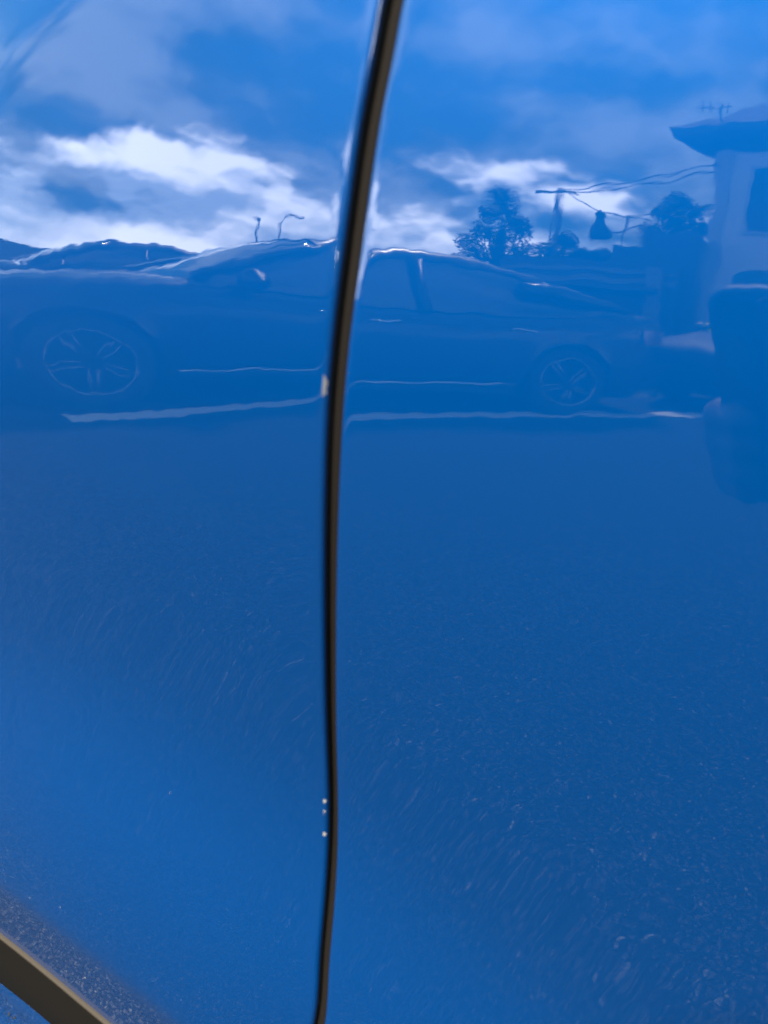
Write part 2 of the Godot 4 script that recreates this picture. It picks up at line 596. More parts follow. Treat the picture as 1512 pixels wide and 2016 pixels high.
		for k in 6:
			var s := lerpf(-0.86, -0.42, k / 5.0)
			var zz: float = float(half.call(s)) + 0.006
			lens.append([Vector3(s, 0.62 + k * 0.012, 0.91 + side * zz), Vector3(s, lerpf(0.68, 0.77, k / 5.0), 0.91 + side * (zz - 0.01)), Vector3(s, lerpf(0.69, 0.79, k / 5.0), 0.91 + side * (zz - 0.07))])
		skin(st, lens, false, false)
		put("headlight", done(st), M.lamp_lens, car)
		st = new_st(true)
		lens = []
		for k in 6:
			var s := lerpf(3.45, 3.84, k / 5.0)
			var zz: float = float(half.call(s)) + 0.008
			lens.append([Vector3(s, 0.76, 0.91 + side * zz), Vector3(s, 0.9, 0.91 + side * (zz - 0.012))])
		skin(st, lens, false, false)
		put("tail_light", done(st), M.tail_lens, car)
		for s in [0.0, 2.8]:
			wheel(car, Vector3(s, 0.33, 0.91 + side * 0.805), Basis() if side > 0.0 else Basis(Vector3.UP, PI))
	for k in 4:   # grille bars and the bumper intake
		put("grille_bar", box_mesh(Vector3(-0.955, 0.36 + 0.055 * k, 0.91), Vector3(0.03, 0.018, 0.8)), M.chrome if k == 3 else M.black_trim, car)
	put("wiper", tube_mesh([Vector3(0.60, 0.985, 0.35), Vector3(0.66, 1.02, 0.9)], [0.008], 6), M.black_trim, car)
	return car


func park(car: Node3D, front_wheel: Vector2, turn: float) -> void:
	car.transform = Transform3D(Basis(Vector3.UP, turn - PI / 2), Vector3(front_wheel.x, 0.0, front_wheel.y))


# ---------- plants ----------
func leaf_crown(clumps: Array, leaves: int, size: float, seed_: int) -> ArrayMesh:
	rng.seed = seed_
	var st := new_st()
	var total := 0.0
	for c in clumps:
		total += c[1] * c[1]
	for c in clumps:
		for k in int(leaves * c[1] * c[1] / total):
			var d := Vector3(rng.randfn(), rng.randfn(), rng.randfn()).normalized()
			var p: Vector3 = c[0] + d * c[1] * pow(rng.randf(), 0.45) * (0.8 + 0.35 * rng.randf())
			var a := Vector3(rng.randfn(), rng.randfn(), rng.randfn()).normalized() * size * rng.randf_range(0.6, 1.3)
			var b := a.cross(Vector3(rng.randfn(), rng.randfn(), rng.randfn()).normalized()).normalized() * size * 0.45
			quad(st, p - a, p + b, p + a, p - b)
	return done(st)


func make_tree(called: String, label: String, category: String, base: Vector3, clumps: Array, leaves: int, size: float, seed_: int, trunk := 0.12) -> void:
	var t := thing(called, label, category, "trees and shrubs beyond the car park")
	t.position = base
	var st := new_st(true)
	var mid := Vector3.ZERO
	for c in clumps:
		mid += c[0] / clumps.size()
	tube(st, [Vector3.ZERO, Vector3(0.05, mid.y * 0.4, 0.0), mid], [trunk, trunk * 0.8, trunk * 0.5], 8)
	put("trunk", done(st), M.bark, t)
	for c in clumps:
		var e: Vector3 = c[0]
		put("limb", tube_mesh([Vector3(0.05, mid.y * 0.45, 0.0), (Vector3(0.05, mid.y * 0.45, 0.0) + e) / 2 + Vector3(0, 0.1, 0), e], [trunk * 0.5, trunk * 0.3, trunk * 0.1], 6), M.bark, t)
	put("crown", leaf_crown(clumps, leaves, size, seed_), M.leaf, t)


# ---------- the photographer ----------
func capsule(acc: Dictionary, a: Vector3, b: Vector3, ra: float, rb: float, cell: float, sharp: float) -> void:
	var pad := maxf(ra, rb) + 3.0 / sharp + cell * 2
	var lo := a.min(b) - Vector3.ONE * pad
	var hi := a.max(b) + Vector3.ONE * pad
	var ba := b - a
	var bb := maxf(ba.length_squared(), 1e-9)
	for i in range(floori(lo.x / cell), ceili(hi.x / cell) + 1):
		for j in range(floori(lo.y / cell), ceili(hi.y / cell) + 1):
			for k in range(floori(lo.z / cell), ceili(hi.z / cell) + 1):
				var p := Vector3(i, j, k) * cell
				var t := clampf((p - a).dot(ba) / bb, 0.0, 1.0)
				var d := (p - a - ba * t).length() - lerpf(ra, rb, t)
				if d < pad:
					var key := Vector3i(i, j, k)
					acc[key] = acc.get(key, 0.0) + exp(-sharp * d)


func surface_net(acc: Dictionary, cell: float, sharp: float) -> ArrayMesh:
	var val := func(key: Vector3i) -> float:
		var e: float = acc.get(key, 0.0)
		return 0.2 if e <= 1e-9 else -log(e) / sharp
	var verts := {}
	var pts := PackedVector3Array()
	var corner := []
	for k in 8:
		corner.append(Vector3i(k & 1, (k >> 1) & 1, (k >> 2) & 1))
	var edges := [[0, 1], [2, 3], [4, 5], [6, 7], [0, 2], [1, 3], [4, 6], [5, 7], [0, 4], [1, 5], [2, 6], [3, 7]]
	for key: Vector3i in acc.keys():
		var f := []
		var inside := 0
		for k in 8:
			var q: float = val.call(key + corner[k])
			f.append(q)
			if q < 0.0:
				inside += 1
		if inside == 0 or inside == 8:
			continue
		var s := Vector3.ZERO
		var n := 0
		for e in edges:
			if (f[e[0]] < 0.0) != (f[e[1]] < 0.0):
				var t: float = f[e[0]] / (f[e[0]] - f[e[1]])
				s += Vector3(corner[e[0]]).lerp(Vector3(corner[e[1]]), t)
				n += 1
		verts[key] = pts.size()
		pts.append((Vector3(key) + s / n) * cell)
	var st := new_st(true)
	for p in pts:
		st.add_vertex(p)
	for key: Vector3i in verts.keys():
		var here: bool = val.call(key) < 0.0
		for ax in 3:
			var step := Vector3i(1 if ax == 0 else 0, 1 if ax == 1 else 0, 1 if ax == 2 else 0)
			if (val.call(key + step) < 0.0) == here:
				continue
			var u := Vector3i(step.z, step.x, step.y)
			var w := Vector3i(step.y, step.z, step.x)
			var c := [key, key - u, key - u - w, key - w]
			if not (verts.has(c[1]) and verts.has(c[2]) and verts.has(c[3])):
				continue
			var q := [verts[c[0]], verts[c[1]], verts[c[2]], verts[c[3]]]
			if here:
				for z in [0, 1, 2, 0, 2, 3]:
					st.add_index(q[z])
			else:
				for z in [0, 2, 1, 0, 3, 2]:
					st.add_index(q[z])
	st.generate_normals()
	return st.commit()


func build_photographer(cam: Transform3D) -> void:
	var at := func(x: float, y: float, z: float) -> Vector3: return cam * Vector3(x, y, z)
	# the telephone, its back towards the car
	var phone := thing("telephone", "dark telephone with pale edge band held upright in front of the blue door", "telephone")
	var outline := []
	for c in [[0.0245, -0.0045, 0], [-0.0345, -0.0045, 1], [-0.0345, -0.1335, 2], [0.0245, -0.1335, 3]]:
		for k in 6:
			var a: float = PI / 2 * c[2] + PI / 2 * k / 5.0
			outline.append(Vector2(c[0] + 0.009 * cos(a), c[1] + 0.009 * sin(a)))
	var mid := Vector2(-0.005, -0.065)
	var rings := []
	for r in [[0.0, 0.0035], [0.90, 0.0035], [0.955, 0.0037]]:
		var ring := []
		for p in outline:
			var q: Vector2 = mid + (p - mid) * maxf(r[0], 0.01)
			ring.append(at.call(q.x, q.y, r[1]))
		rings.append(ring)
	var st := new_st(true)
	skin(st, rings, true, false)
	put("back_glass", done(st), M.phone_back, phone)
	rings = []
	for r in [[0.955, 0.0038], [0.985, 0.0040], [1.0, 0.006], [1.0, 0.010], [0.985, 0.012], [0.955, 0.0122]]:
		var ring := []
		for p in outline:
			var q: Vector2 = mid + (p - mid) * r[0]
			ring.append(at.call(q.x, q.y, r[1]))
		rings.append(ring)
	st = new_st(true)
	skin(st, rings, true, false)
	put("edge_band", done(st), M.phone_edge, phone)
	rings = []
	for r in [[0.955, 0.0121], [0.5, 0.0121], [0.01, 0.0121]]:
		var ring := []
		for p in outline:
			var q: Vector2 = mid + (p - mid) * r[0]
			ring.append(at.call(q.x, q.y, r[1]))
		rings.append(ring)
	st = new_st(true)
	skin(st, rings, true, false)
	put("display_glass", done(st), M.phone_back, phone)
	st = new_st(true)
	lathe(st, at.call(-0.014, -0.006, 0.003), [Vector2(0.0005, -0.0008), Vector2(0.005, -0.0008), Vector2(0.0058, 0.0), Vector2(0.0058, 0.001)], 20, cam.basis)
	put("camera_lens", done(st), M.car_glass, phone)

	var man := thing("person", "person in dark jacket leaning in and holding a phone towards the door", "person")
	var sharp := 55.0
	var acc := {}
	var wrist: Vector3 = at.call(0.025, -0.165, 0.055)
	var elbow := wrist + Vector3(0.17, 0.10, 0.16)
	var sh_r := Vector3(0.42, 1.20, 0.62)
	var sh_l := Vector3(0.17, 1.22, 0.92)
	var neck := Vector3(0.33, 1.30, 0.74)
	var hip := Vector3(0.60, 0.90, 1.12)
	var chest := Vector3(0.36, 1.13, 0.82)
	var c1 := 0.02
	for b in [[chest, hip, 0.14, 0.15], [sh_r, sh_l, 0.075, 0.075], [(sh_r + sh_l) / 2, chest, 0.11, 0.15], [neck, neck + Vector3(-0.03, 0.07, -0.05), 0.055, 0.052], [sh_r, elbow, 0.062, 0.048], [elbow, wrist.lerp(elbow, 0.18), 0.05, 0.04],
			[sh_l, Vector3(0.10, 0.98, 1.02), 0.06, 0.047], [Vector3(0.10, 0.98, 1.02), Vector3(0.24, 0.80, 0.92), 0.046, 0.038]]:
		capsule(acc, b[0], b[1], b[2], b[3], c1, sharp)
	put("jacket", surface_net(acc, c1, sharp), M.jacket, man)
	acc = {}
	var hr := hip + Vector3(0.08, -0.03, 0.06)
	var hl := hip + Vector3(-0.08, -0.03, 0.08)
	for b in [[hr, hl, 0.12, 0.12], [hr, Vector3(0.60, 0.50, 0.98), 0.095, 0.065], [Vector3(0.60, 0.50, 0.98), Vector3(0.72, 0.10, 1.10), 0.062, 0.045], [hl, Vector3(0.42, 0.50, 1.04), 0.095, 0.065], [Vector3(0.42, 0.50, 1.04), Vector3(0.50, 0.10, 1.24), 0.062, 0.045]]:
		capsule(acc, b[0], b[1], b[2], b[3], c1, sharp)
	put("trousers", surface_net(acc, c1, sharp), M.trousers, man)
	for f in [[Vector3(0.72, 0.045, 1.10), Vector3(0.64, 0.04, 0.90)], [Vector3(0.50, 0.045, 1.24), Vector3(0.42, 0.04, 1.04)]]:
		acc = {}
		capsule(acc, f[0], f[1], 0.05, 0.042, 0.015, 70.0)
		put("shoe", surface_net(acc, 0.015, 70.0), M.tyre, man)
	# head with brow, nose, chin and ears
	acc = {}
	var hd := neck + Vector3(-0.06, 0.17, -0.09)
	var fw := Vector3(-0.55, -0.42, -0.72).normalized()
	var rt := fw.cross(Vector3.UP).normalized()
	var uu := rt.cross(fw)
	for b in [[hd + uu * 0.03, hd + uu * 0.035 - fw * 0.03, 0.083, 0.088], [hd - uu * 0.03 + fw * 0.02, hd - uu * 0.085 + fw * 0.045, 0.062, 0.035], [hd + fw * 0.085 + uu * 0.01, hd + fw * 0.108 - uu * 0.028, 0.01, 0.015], [hd + fw * 0.078 - uu * 0.062 + rt * 0.018, hd + fw * 0.078 - uu * 0.062 - rt * 0.018, 0.009, 0.009],
			[hd + rt * 0.085 - uu * 0.01, hd + rt * 0.088 + uu * 0.02, 0.012, 0.014], [hd - rt * 0.085 - uu * 0.01, hd - rt * 0.088 + uu * 0.02, 0.012, 0.014], [neck, hd - uu * 0.06 - fw * 0.02, 0.052, 0.055]]:
		capsule(acc, b[0], b[1], b[2], b[3], 0.008, 110.0)
	var head := put("head", surface_net(acc, 0.008, 110.0), M.skin, man)
	acc = {}
	for b in [[hd + uu * 0.05 - fw * 0.01, hd + uu * 0.03 - fw * 0.05, 0.088, 0.092], [hd + uu * 0.06 + fw * 0.05, hd + uu * 0.07, 0.045, 0.07]]:
		capsule(acc, b[0], b[1], b[2], b[3], 0.01, 110.0)
	put("hair", surface_net(acc, 0.01, 110.0), M.hair, head)
	for s in [-1, 1]:
		st = new_st(true)
		rng.seed = 3
		blob(st, hd + fw * 0.085 + rt * 0.031 * s + uu * 0.004, Vector3.ONE * 0.011, 6, rng)
		put("eye", done(st), M.eye, head)
	# the holding hand: palm behind the phone, four fingers round its left edge, thumb on the right one
	acc = {}
	var hs := 260.0
	var hc := 0.0035
	var palm := [[0.027, -0.086], [0.025, -0.1045], [0.023, -0.1225], [0.021, -0.139]]
	for b in [[at.call(0.025, -0.165, 0.055), at.call(0.028, -0.085, 0.034), 0.024, 0.015], [at.call(0.025, -0.165, 0.055), at.call(0.012, -0.135, 0.032), 0.024, 0.016], [at.call(0.03, -0.09, 0.034), at.call(0.02, -0.14, 0.036), 0.015, 0.017], [at.call(0.025, -0.165, 0.055), elbow.lerp(wrist, 0.7), 0.027, 0.032]]:
		capsule(acc, b[0], b[1], b[2], b[3], hc, hs)
	for k in 4:
		var len: float = [0.95, 1.05, 1.0, 0.82][k]
		var r: float = [0.0094, 0.0098, 0.0094, 0.0084][k]
		var y: float = palm[k][1]
		var p0: Vector3 = at.call(palm[k][0], y, 0.033)
		var p1: Vector3 = at.call(palm[k][0] - 0.044 * len, y + 0.006, 0.027)
		var p2: Vector3 = at.call(-0.046, y + 0.006 - k * 0.001, 0.010)
		var p3: Vector3 = at.call(-0.036 + 0.009 * len, y + 0.012 - k * 0.001, -0.006)
		capsule(acc, p0, p1, r * 1.12, r * 1.05, hc, hs)
		capsule(acc, p1, p2, r * 1.05, r * 0.97, hc, hs)
		capsule(acc, p2, p3, r * 0.97, r * 0.86, hc, hs)
	for b in [[at.call(0.030, -0.145, 0.046), at.call(0.048, -0.112, 0.028), 0.015, 0.0115], [at.call(0.048, -0.112, 0.028), at.call(0.046, -0.080, 0.012), 0.0115, 0.0098], [at.call(0.046, -0.080, 0.012), at.call(0.043, -0.058, 0.007), 0.0098, 0.0085]]:
		capsule(acc, b[0], b[1], b[2], b[3], hc, hs)
	put("hand", surface_net(acc, hc, hs), M.skin, man)


# ---------- textures ----------
func asphalt_maps() -> Array:
	rng.seed = 11
	var n := 1536
	var tone := PackedByteArray()
	tone.resize(n * n * 3)
	var high := PackedByteArray()
	high.resize(n * n)
	var fine := FastNoiseLite.new()
	fine.seed = 4
	fine.frequency = 0.09
	for j in n:
		for i in n:
			var v := 29 + int(10.0 * fine.get_noise_2d(i, j)) + (rng.randi() % 14)
			var k := (j * n + i) * 3
			tone[k] = v; tone[k + 1] = v; tone[k + 2] = v + 1
			high[j * n + i] = 60 + (rng.randi() % 20)
	for s in 46000:
		var cx := rng.randi() % n
		var cy := rng.randi() % n
		var a := rng.randf_range(2.0, 4.8)
		var b := a * rng.randf_range(0.55, 0.95)
		var th := rng.randf() * PI
		var ct := cos(th)
		var sn := sin(th)
		var lum := 36.0 + 42.0 * pow(rng.randf(), 1.5)
		if rng.randf() < 0.03:
			lum = rng.randf_range(85.0, 135.0)
		var warm := rng.randf_range(-5.0, 8.0)
		var top := rng.randi_range(120, 220)
		var ri := int(a) + 1
		for y in range(-ri, ri + 1):
			for x in range(-ri, ri + 1):
				var u := (x * ct + y * sn) / a
				var w := (-x * sn + y * ct) / b
				var q := u * u * u * u + w * w * w * w
				if q < 1.0:
					var at := ((cy + y + n) % n) * n + (cx + x + n) % n
					var l := lum + (rng.randi() % 9)
					tone[at * 3] = clampi(int(l + warm), 0, 255)
					tone[at * 3 + 1] = clampi(int(l + warm * 0.4), 0, 255)
					tone[at * 3 + 2] = clampi(int(l - warm * 0.5), 0, 255)
					high[at] = int(top - 70.0 * q * q)
	return [ImageTexture.create_from_image(with_mips(Image.create_from_data(n, n, false, Image.FORMAT_RGB8, tone))), ImageTexture.create_from_image(Image.create_from_data(n, n, false, Image.FORMAT_L8, high))]


func with_mips(im: Image) -> Image:
	return im


func sky_panorama() -> ImageTexture:
	var w := 2048
	var h := 1024
	var data := PackedFloat32Array()
	data.resize(w * h * 3)
	var n := FastNoiseLite.new()
	n.seed = 21
	n.frequency = 1.0
	n.fractal_octaves = 5
	n.fractal_gain = 0.52
	var n2 := FastNoiseLite.new()
	n2.seed = 8
	n2.frequency = 1.0
	n2.fractal_octaves = 4
	for j in h:
		var el := PI / 2 - PI * (j + 0.5) / h
		for i in w:
			var k := (j * w + i) * 3
			if el < -0.01:
				data[k] = 0.35; data[k + 1] = 0.37; data[k + 2] = 0.4
				continue
			var u := TAU * (i + 0.5) / w
			var d := Vector3(sin(u) * cos(el), sin(el), -cos(u) * cos(el))
			var e := rad_to_deg(el)
			# clear air
			var c := Vector3(0.08, 0.26, 0.50).lerp(Vector3(0.20, 0.42, 0.62), exp(-e / 14.0))
			# high grey-blue sheet, laid on a plane
			var p := Vector3(d.x, 0.0, d.z) / (d.y + 0.3)
			var a := n.get_noise_3d(p.x * 1.7 + 3.0, 4.0, p.z * 1.7)
			var a2 := n2.get_noise_3d(p.x * 4.0, 9.0, p.z * 4.0 + 5.0)
			var veil := smoothstep(-0.45, 0.55, a + 0.55 * a2)
			c = c.lerp(Vector3(0.09, 0.20, 0.21).lerp(Vector3(0.58, 0.68, 0.68), veil * (0.55 + 0.45 * veil)), 0.55 + 0.45 * smoothstep(-0.3, 0.2, a))
			# heaped clouds low over the horizon
			var q := Vector3(d.x * 4.2, d.y * 9.0, d.z * 4.2)
			var b := n.get_noise_3d(q.x, q.y, q.z)
			var fine := n.get_noise_3d(q.x * 2.7 + 11.0, q.y * 3.2, q.z * 2.7)
			var big := n2.get_noise_3d(d.x * 1.7 + 2.0, 1.0, d.z * 1.7 + 0.0)
			var crest := 10.0 + 4.0 * big + 9.0 * b + 2.5 * fine
			var in_bank := smoothstep(-1.2, 3.0, crest - e)
			var up := n.get_noise_3d(q.x, q.y + 0.45, q.z)
			var lit := smoothstep(-0.35, 0.50, b - up + 0.45 * fine + 0.05)
			var white := smoothstep(-0.2, 0.45, big + 0.7 * b)
			var glow := clampf(0.02 + lit * (0.22 + 0.85 * white), 0.0, 1.1)
			c = c.lerp(Vector3(0.85, 1.05, 1.25).lerp(Vector3(2.9, 2.9, 2.9), glow), in_bank * 0.95)
			data[k] = c.x; data[k + 1] = c.y; data[k + 2] = c.z
	return ImageTexture.create_from_image(Image.create_from_data(w, h, false, Image.FORMAT_RGBF, data.to_byte_array()))


func noise_tex(seed_: int, freq: float, lo: Color, hi: Color, size := 512) -> NoiseTexture2D:
	var t := NoiseTexture2D.new()
	var n := FastNoiseLite.new()
	n.seed = seed_
	n.frequency = freq
	t.noise = n
	t.width = size
	t.height = size
	t.seamless = true
	var g := Gradient.new()
	g.set_color(0, lo)
	g.set_color(1, hi)
	t.color_ramp = g
	return t


func make_materials() -> void:
	M.blue_paint = coat(mat(lin(0.0, 0.040, 0.166), 0.5, 0.45, 0.12), 1.0, 0.012)
	M.blue_paint.specular_mode = BaseMaterial3D.SPECULAR_DISABLED
	M.seal = mat(lin(0.0075, 0.006, 0.005), 0.8, 0.0, 0.2)
	M.gap_shade = mat(lin(0.018, 0.018, 0.019), 0.8, 0.0, 0.2)  # near-black colour standing for shade on the panel walls in the gap
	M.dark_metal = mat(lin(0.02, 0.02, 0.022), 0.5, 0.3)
	M.trim = mat(lin(0.0095, 0.0085, 0.0074), 0.7, 0.0, 0.12)
	M.trim_lip = mat(lin(0.04, 0.033, 0.025), 0.6, 0.0, 0.2)
	M.trim_edge = mat(lin(0.025, 0.017, 0.010), 0.8, 0.0, 0.2)
	M.dirt = mat(lin(0.012, 0.011, 0.010), 0.95)
	M.dust = mat(lin(0.3, 0.28, 0.25), 0.9)
	M.chip_grey = mat(lin(0.10, 0.10, 0.115), 0.8)
	M.chip_pale = mat(lin(0.30, 0.27, 0.22), 0.8)
	M.tyre = mat(lin(0.018, 0.018, 0.019), 0.85)
	M.alloy = mat(lin(0.29, 0.30, 0.31), 0.28, 0.9)
	M.dark_alloy = mat(lin(0.03, 0.03, 0.032), 0.4, 0.5)
	M.chrome = mat(lin(0.75, 0.76, 0.78), 0.08, 1.0)
	M.car_glass = coat(mat(lin(0.010, 0.012, 0.013), 0.08), 1.0, 0.02)
	M.black_trim = mat(lin(0.012, 0.012, 0.012), 0.4)
	M.sedan_paint = coat(mat(lin(0.010, 0.012, 0.016), 0.4, 0.3), 0.4, 0.1)
	M.dusty_paint = mat(lin(0.016, 0.018, 0.022), 0.55, 0.0, 0.3)
	M.lamp_lens = coat(mat(lin(0.45, 0.47, 0.5), 0.15, 0.6), 1.0, 0.03)
	M.tail_lens = coat(mat(lin(0.20, 0.012, 0.012), 0.2), 1.0, 0.03)
	M.leaf = mat(lin(0.030, 0.048, 0.018), 0.8, 0.0, 0.25)
	M.hill = mat(Color.WHITE, 0.95, 0.0, 0.1)
	M.hill.albedo_texture = noise_tex(6, 0.03, lin(0.018, 0.028, 0.016), lin(0.05, 0.06, 0.035))
	M.hill.uv1_triplanar = true
	M.hill.uv1_world_triplanar = true
	M.hill.uv1_scale = Vector3.ONE * 0.02
	M.bark = mat(lin(0.06, 0.05, 0.04), 0.9)
	M.wall = mat(Color.WHITE, 0.85, 0.0, 0.3)
	M.wall.albedo_texture = noise_tex(3, 0.02, lin(0.76, 0.74, 0.70), lin(0.85, 0.83, 0.79))
	M.wall.uv1_triplanar = true
	M.wall.uv1_world_triplanar = true
	M.wall.uv1_scale = Vector3.ONE * 0.25
	M.board = mat(lin(0.5, 0.48, 0.44), 0.8)
	M.roof = mat(lin(0.09, 0.065, 0.05), 0.85)
	M.window_glass = mat(lin(0.015, 0.017, 0.02), 0.15, 0.0, 0.35)
	M.dark_wall = mat(lin(0.055, 0.052, 0.05), 0.85)
	M.pale_band = mat(lin(0.16, 0.155, 0.145), 0.8)
	M.steel = mat(lin(0.22, 0.23, 0.24), 0.45, 0.7)
	M.wood = mat(lin(0.07, 0.055, 0.042), 0.9)
	M.cable = mat(lin(0.012, 0.012, 0.012), 0.6)
	M.van_white = coat(mat(lin(0.55, 0.55, 0.54), 0.5), 1.0, 0.05)
	M.phone_back = coat(mat(lin(0.012, 0.013, 0.016), 0.3), 0.6, 0.1)
	M.phone_edge = mat(lin(0.05, 0.055, 0.065), 0.5, 0.4)
	M.jacket = mat(lin(0.018, 0.020, 0.028), 0.9)
	M.trousers = mat(lin(0.03, 0.036, 0.055), 0.9)
	M.skin = mat(lin(0.16, 0.09, 0.062), 0.55)
	M.hair = mat(lin(0.02, 0.014, 0.010), 0.6)
	M.eye = mat(lin(0.3, 0.28, 0.26), 0.2)
	var a := asphalt_maps()
	M.asphalt = mat(Color.WHITE, 0.9, 0.0, 0.2)
	M.asphalt.albedo_texture = a[0]
	M.asphalt.heightmap_enabled = true
	M.asphalt.heightmap_texture = a[1]
	M.asphalt.heightmap_scale = 0.35
	M.asphalt.uv1_triplanar = true
	M.asphalt.uv1_world_triplanar = true
	M.asphalt.uv1_scale = Vector3.ONE * 1.0
	M.line_paint = mat(Color.WHITE, 0.8)
	M.line_paint.albedo_texture = noise_tex(12, 0.06, lin(0.74, 0.73, 0.70), lin(0.86, 0.85, 0.82))
	M.line_paint.uv1_triplanar = true
	M.line_paint.uv1_world_triplanar = true
	M.line_paint.uv1_scale = Vector3.ONE * 2.5


# ---------- ----------
func _ready() -> void:
	# camera
	var cam := Camera3D.new()
	cam.name = "camera"
	var b := Basis(Vector3.UP, deg_to_rad(27.615)) * Basis(Vector3.RIGHT, deg_to_rad(-20.423)) * Basis(Vector3.BACK, deg_to_rad(0.461))
	cam.transform = Transform3D(b, EYE)
	add_child(cam)
	var lens := CameraAttributesPhysical.new()
	lens.frustum_focal_length = 17.464
	lens.exposure_aperture = 8.0
	lens.frustum_focus_distance = 0.75
	lens.frustum_near = 0.02
	lens.frustum_far = 3000.0
	cam.attributes = lens
	cam.fov = 68.96
	cam.near = 0.02
	cam.far = 3000.0
	cam.current = true
	# sky, exposure, sun
	var env := Environment.new()
	env.background_mode = Environment.BG_SKY
	var sky := Sky.new()
	var pano := PanoramaSkyMaterial.new()
	pano.panorama = sky_panorama()
	sky.sky_material = pano
	env.sky = sky
	env.background_energy_multiplier = 1.0
	env.tonemap_mode = Environment.TONE_MAPPER_LINEAR
	env.tonemap_exposure = 5.0
	env.sdfgi_enabled = true
	env.ssao_enabled = true
	env.ssil_enabled = true
	var we := WorldEnvironment.new()
	we.name = "world_environment"
	we.environment = env
	add_child(we)
	var sun := DirectionalLight3D.new()
	sun.name = "sun"
	sun.light_energy = 0.9
	sun.light_color = Color(1.0, 0.95, 0.88)
	sun.light_angular_distance = 9.0
	sun.shadow_enabled = true
	add_child(sun)
	sun.look_at_from_position(Vector3(-0.15, 0.77, 0.62) * 10.0, Vector3.ZERO)

	peel = FastNoiseLite.new()
	peel.seed = 17
	peel.noise_type = FastNoiseLite.TYPE_SIMPLEX_SMOOTH
	peel.frequency = 1.0
	peel.fractal_type = FastNoiseLite.FRACTAL_NONE
	make_materials()

	# ground
	var plane := PlaneMesh.new()
	plane.size = Vector2(1600, 1600)
	var g := put("asphalt_ground", plane, M.asphalt)
	g.set_meta("kind", "structure")
	# painted bay line beside the parked sedan, and its neighbours
	var along := Vector3(2.18, 0.0, 3.62).normalized()
	var turn := Basis(Vector3.UP, atan2(along.x, along.z))
	for k in [0, -1, -2]:
		var start := Vector3(-2.84, 0.0, 2.41) + Vector3(3.35 * k, 0, 0.0)
		var st := new_st()
		box(st, start + along * 2.3 + Vector3(0, 0.002, 0), Vector3(0.18, 0.004, 4.7), turn)
		put("bay_line", done(st), M.line_paint).set_meta("kind", "structure")

	build_hills()
	build_house()
	build_low_building()
	build_blue_car()
	var sedan := make_sedan("black sedan parked beside the white bay line, mirrored large across both panels", M.sedan_paint)
	park(sedan, Vector2(-2.941, 2.692), 0.6434)
	var second = sedan.duplicate()
	second.name = numbered("parked_sedan")
	add_child(second)
	tag(second, "second dark sedan behind the nose of the nearest sedan, only its windscreen pillar showing", "car", "cars parked in the angled bays")
	park(second, Vector2(-6.45, 4.75), 0.6434)
	var third = sedan.duplicate()
	third.name = numbered("parked_sedan")
	add_child(third)
	tag(third, "dark sedan behind the nearest sedan's tail, turned with its headlights towards the phone", "car", "cars parked in the angled bays")
	third.get_node("body").material_override = M.dusty_paint
	park(third, Vector2(0.75, 7.0), 0.30)
	build_van()
	build_photographer(cam.transform)
	build_far_things()


func build_hills() -> void:
	var hn := FastNoiseLite.new()
	hn.seed = 9
	hn.frequency = 0.02
	for ridge in [[400.0, 0, "hill"], [900.0, 1, "mountain"]]:
		var d: float = ridge[0]
		var nu := 721
		var pts := PackedVector3Array()
		for j in 4:
			for i in nu:
				var az := -180.0 + 360.0 * i / (nu - 1)
				var y: float
				if ridge[1] == 0:
					y = spline([-180.0, -120.0, -60.0, -49.4, -47.7, -44.0, -37.0, -30.0, -16.7, 0.0, 40.0, 110.0, 180.0], [22.0, 18.0, 17.0, 15.5, 13.0, 14.0, 21.0, 29.0, 33.0, 36.0, 30.0, 24.0, 22.0], az)
					y += 1.6 * hn.get_noise_1d(az * 40.0) + 1.2 * hn.get_noise_1d(az * 260.0 + 400.0)
				else:
					y = 22.0 + 40.0 * exp(-pow((az + 33.2) / 2.1, 2.0)) + 20.0 * exp(-pow((az + 30.0) / 4.0, 2.0)) + 14.0 * hn.get_noise_1d(az * 6.0 + 90.0)
				var f: float = [0.0, 0.55, 0.9, 1.0][j]
				var r: float = d - 60.0 * (1.0 - f)
				var a := deg_to_rad(az)
				pts.append(Vector3(sin(a) * r, y * [0.0, 0.6, 0.88, 1.0][j] - (0.5 if j == 0 else 0.0), cos(a) * r))
		put(ridge[2], grid_mesh(pts, nu, 4, false), M.hill).set_meta("kind", "structure")


func window(parent: Node, at: Vector3, size: Vector2) -> void:   # on a wall that faces -z
	var fr := new_st()
	var t := 0.07
	box(fr, at + Vector3(0, size.y / 2 + t / 2, -0.03), Vector3(size.x + 2 * t, t, 0.09))
	box(fr, at + Vector3(0, -size.y / 2 - t / 2, -0.05), Vector3(size.x + 2 * t + 0.06, t, 0.13))
	for s in [-1, 1]:
		box(fr, at + Vector3(s * (size.x / 2 + t / 2), 0, -0.03), Vector3(t, size.y, 0.09))
	box(fr, at + Vector3(0, 0, -0.02), Vector3(0.04, size.y, 0.05))
	var w := put("window", done(fr), M.board, parent)
	for s in [-1, 1]:
		put("pane", box_mesh(at + Vector3(s * (size.x / 4 + 0.01), 0, -0.006), Vector3(size.x / 2 - 0.02, size.y, 0.02)), M.window_glass, w)


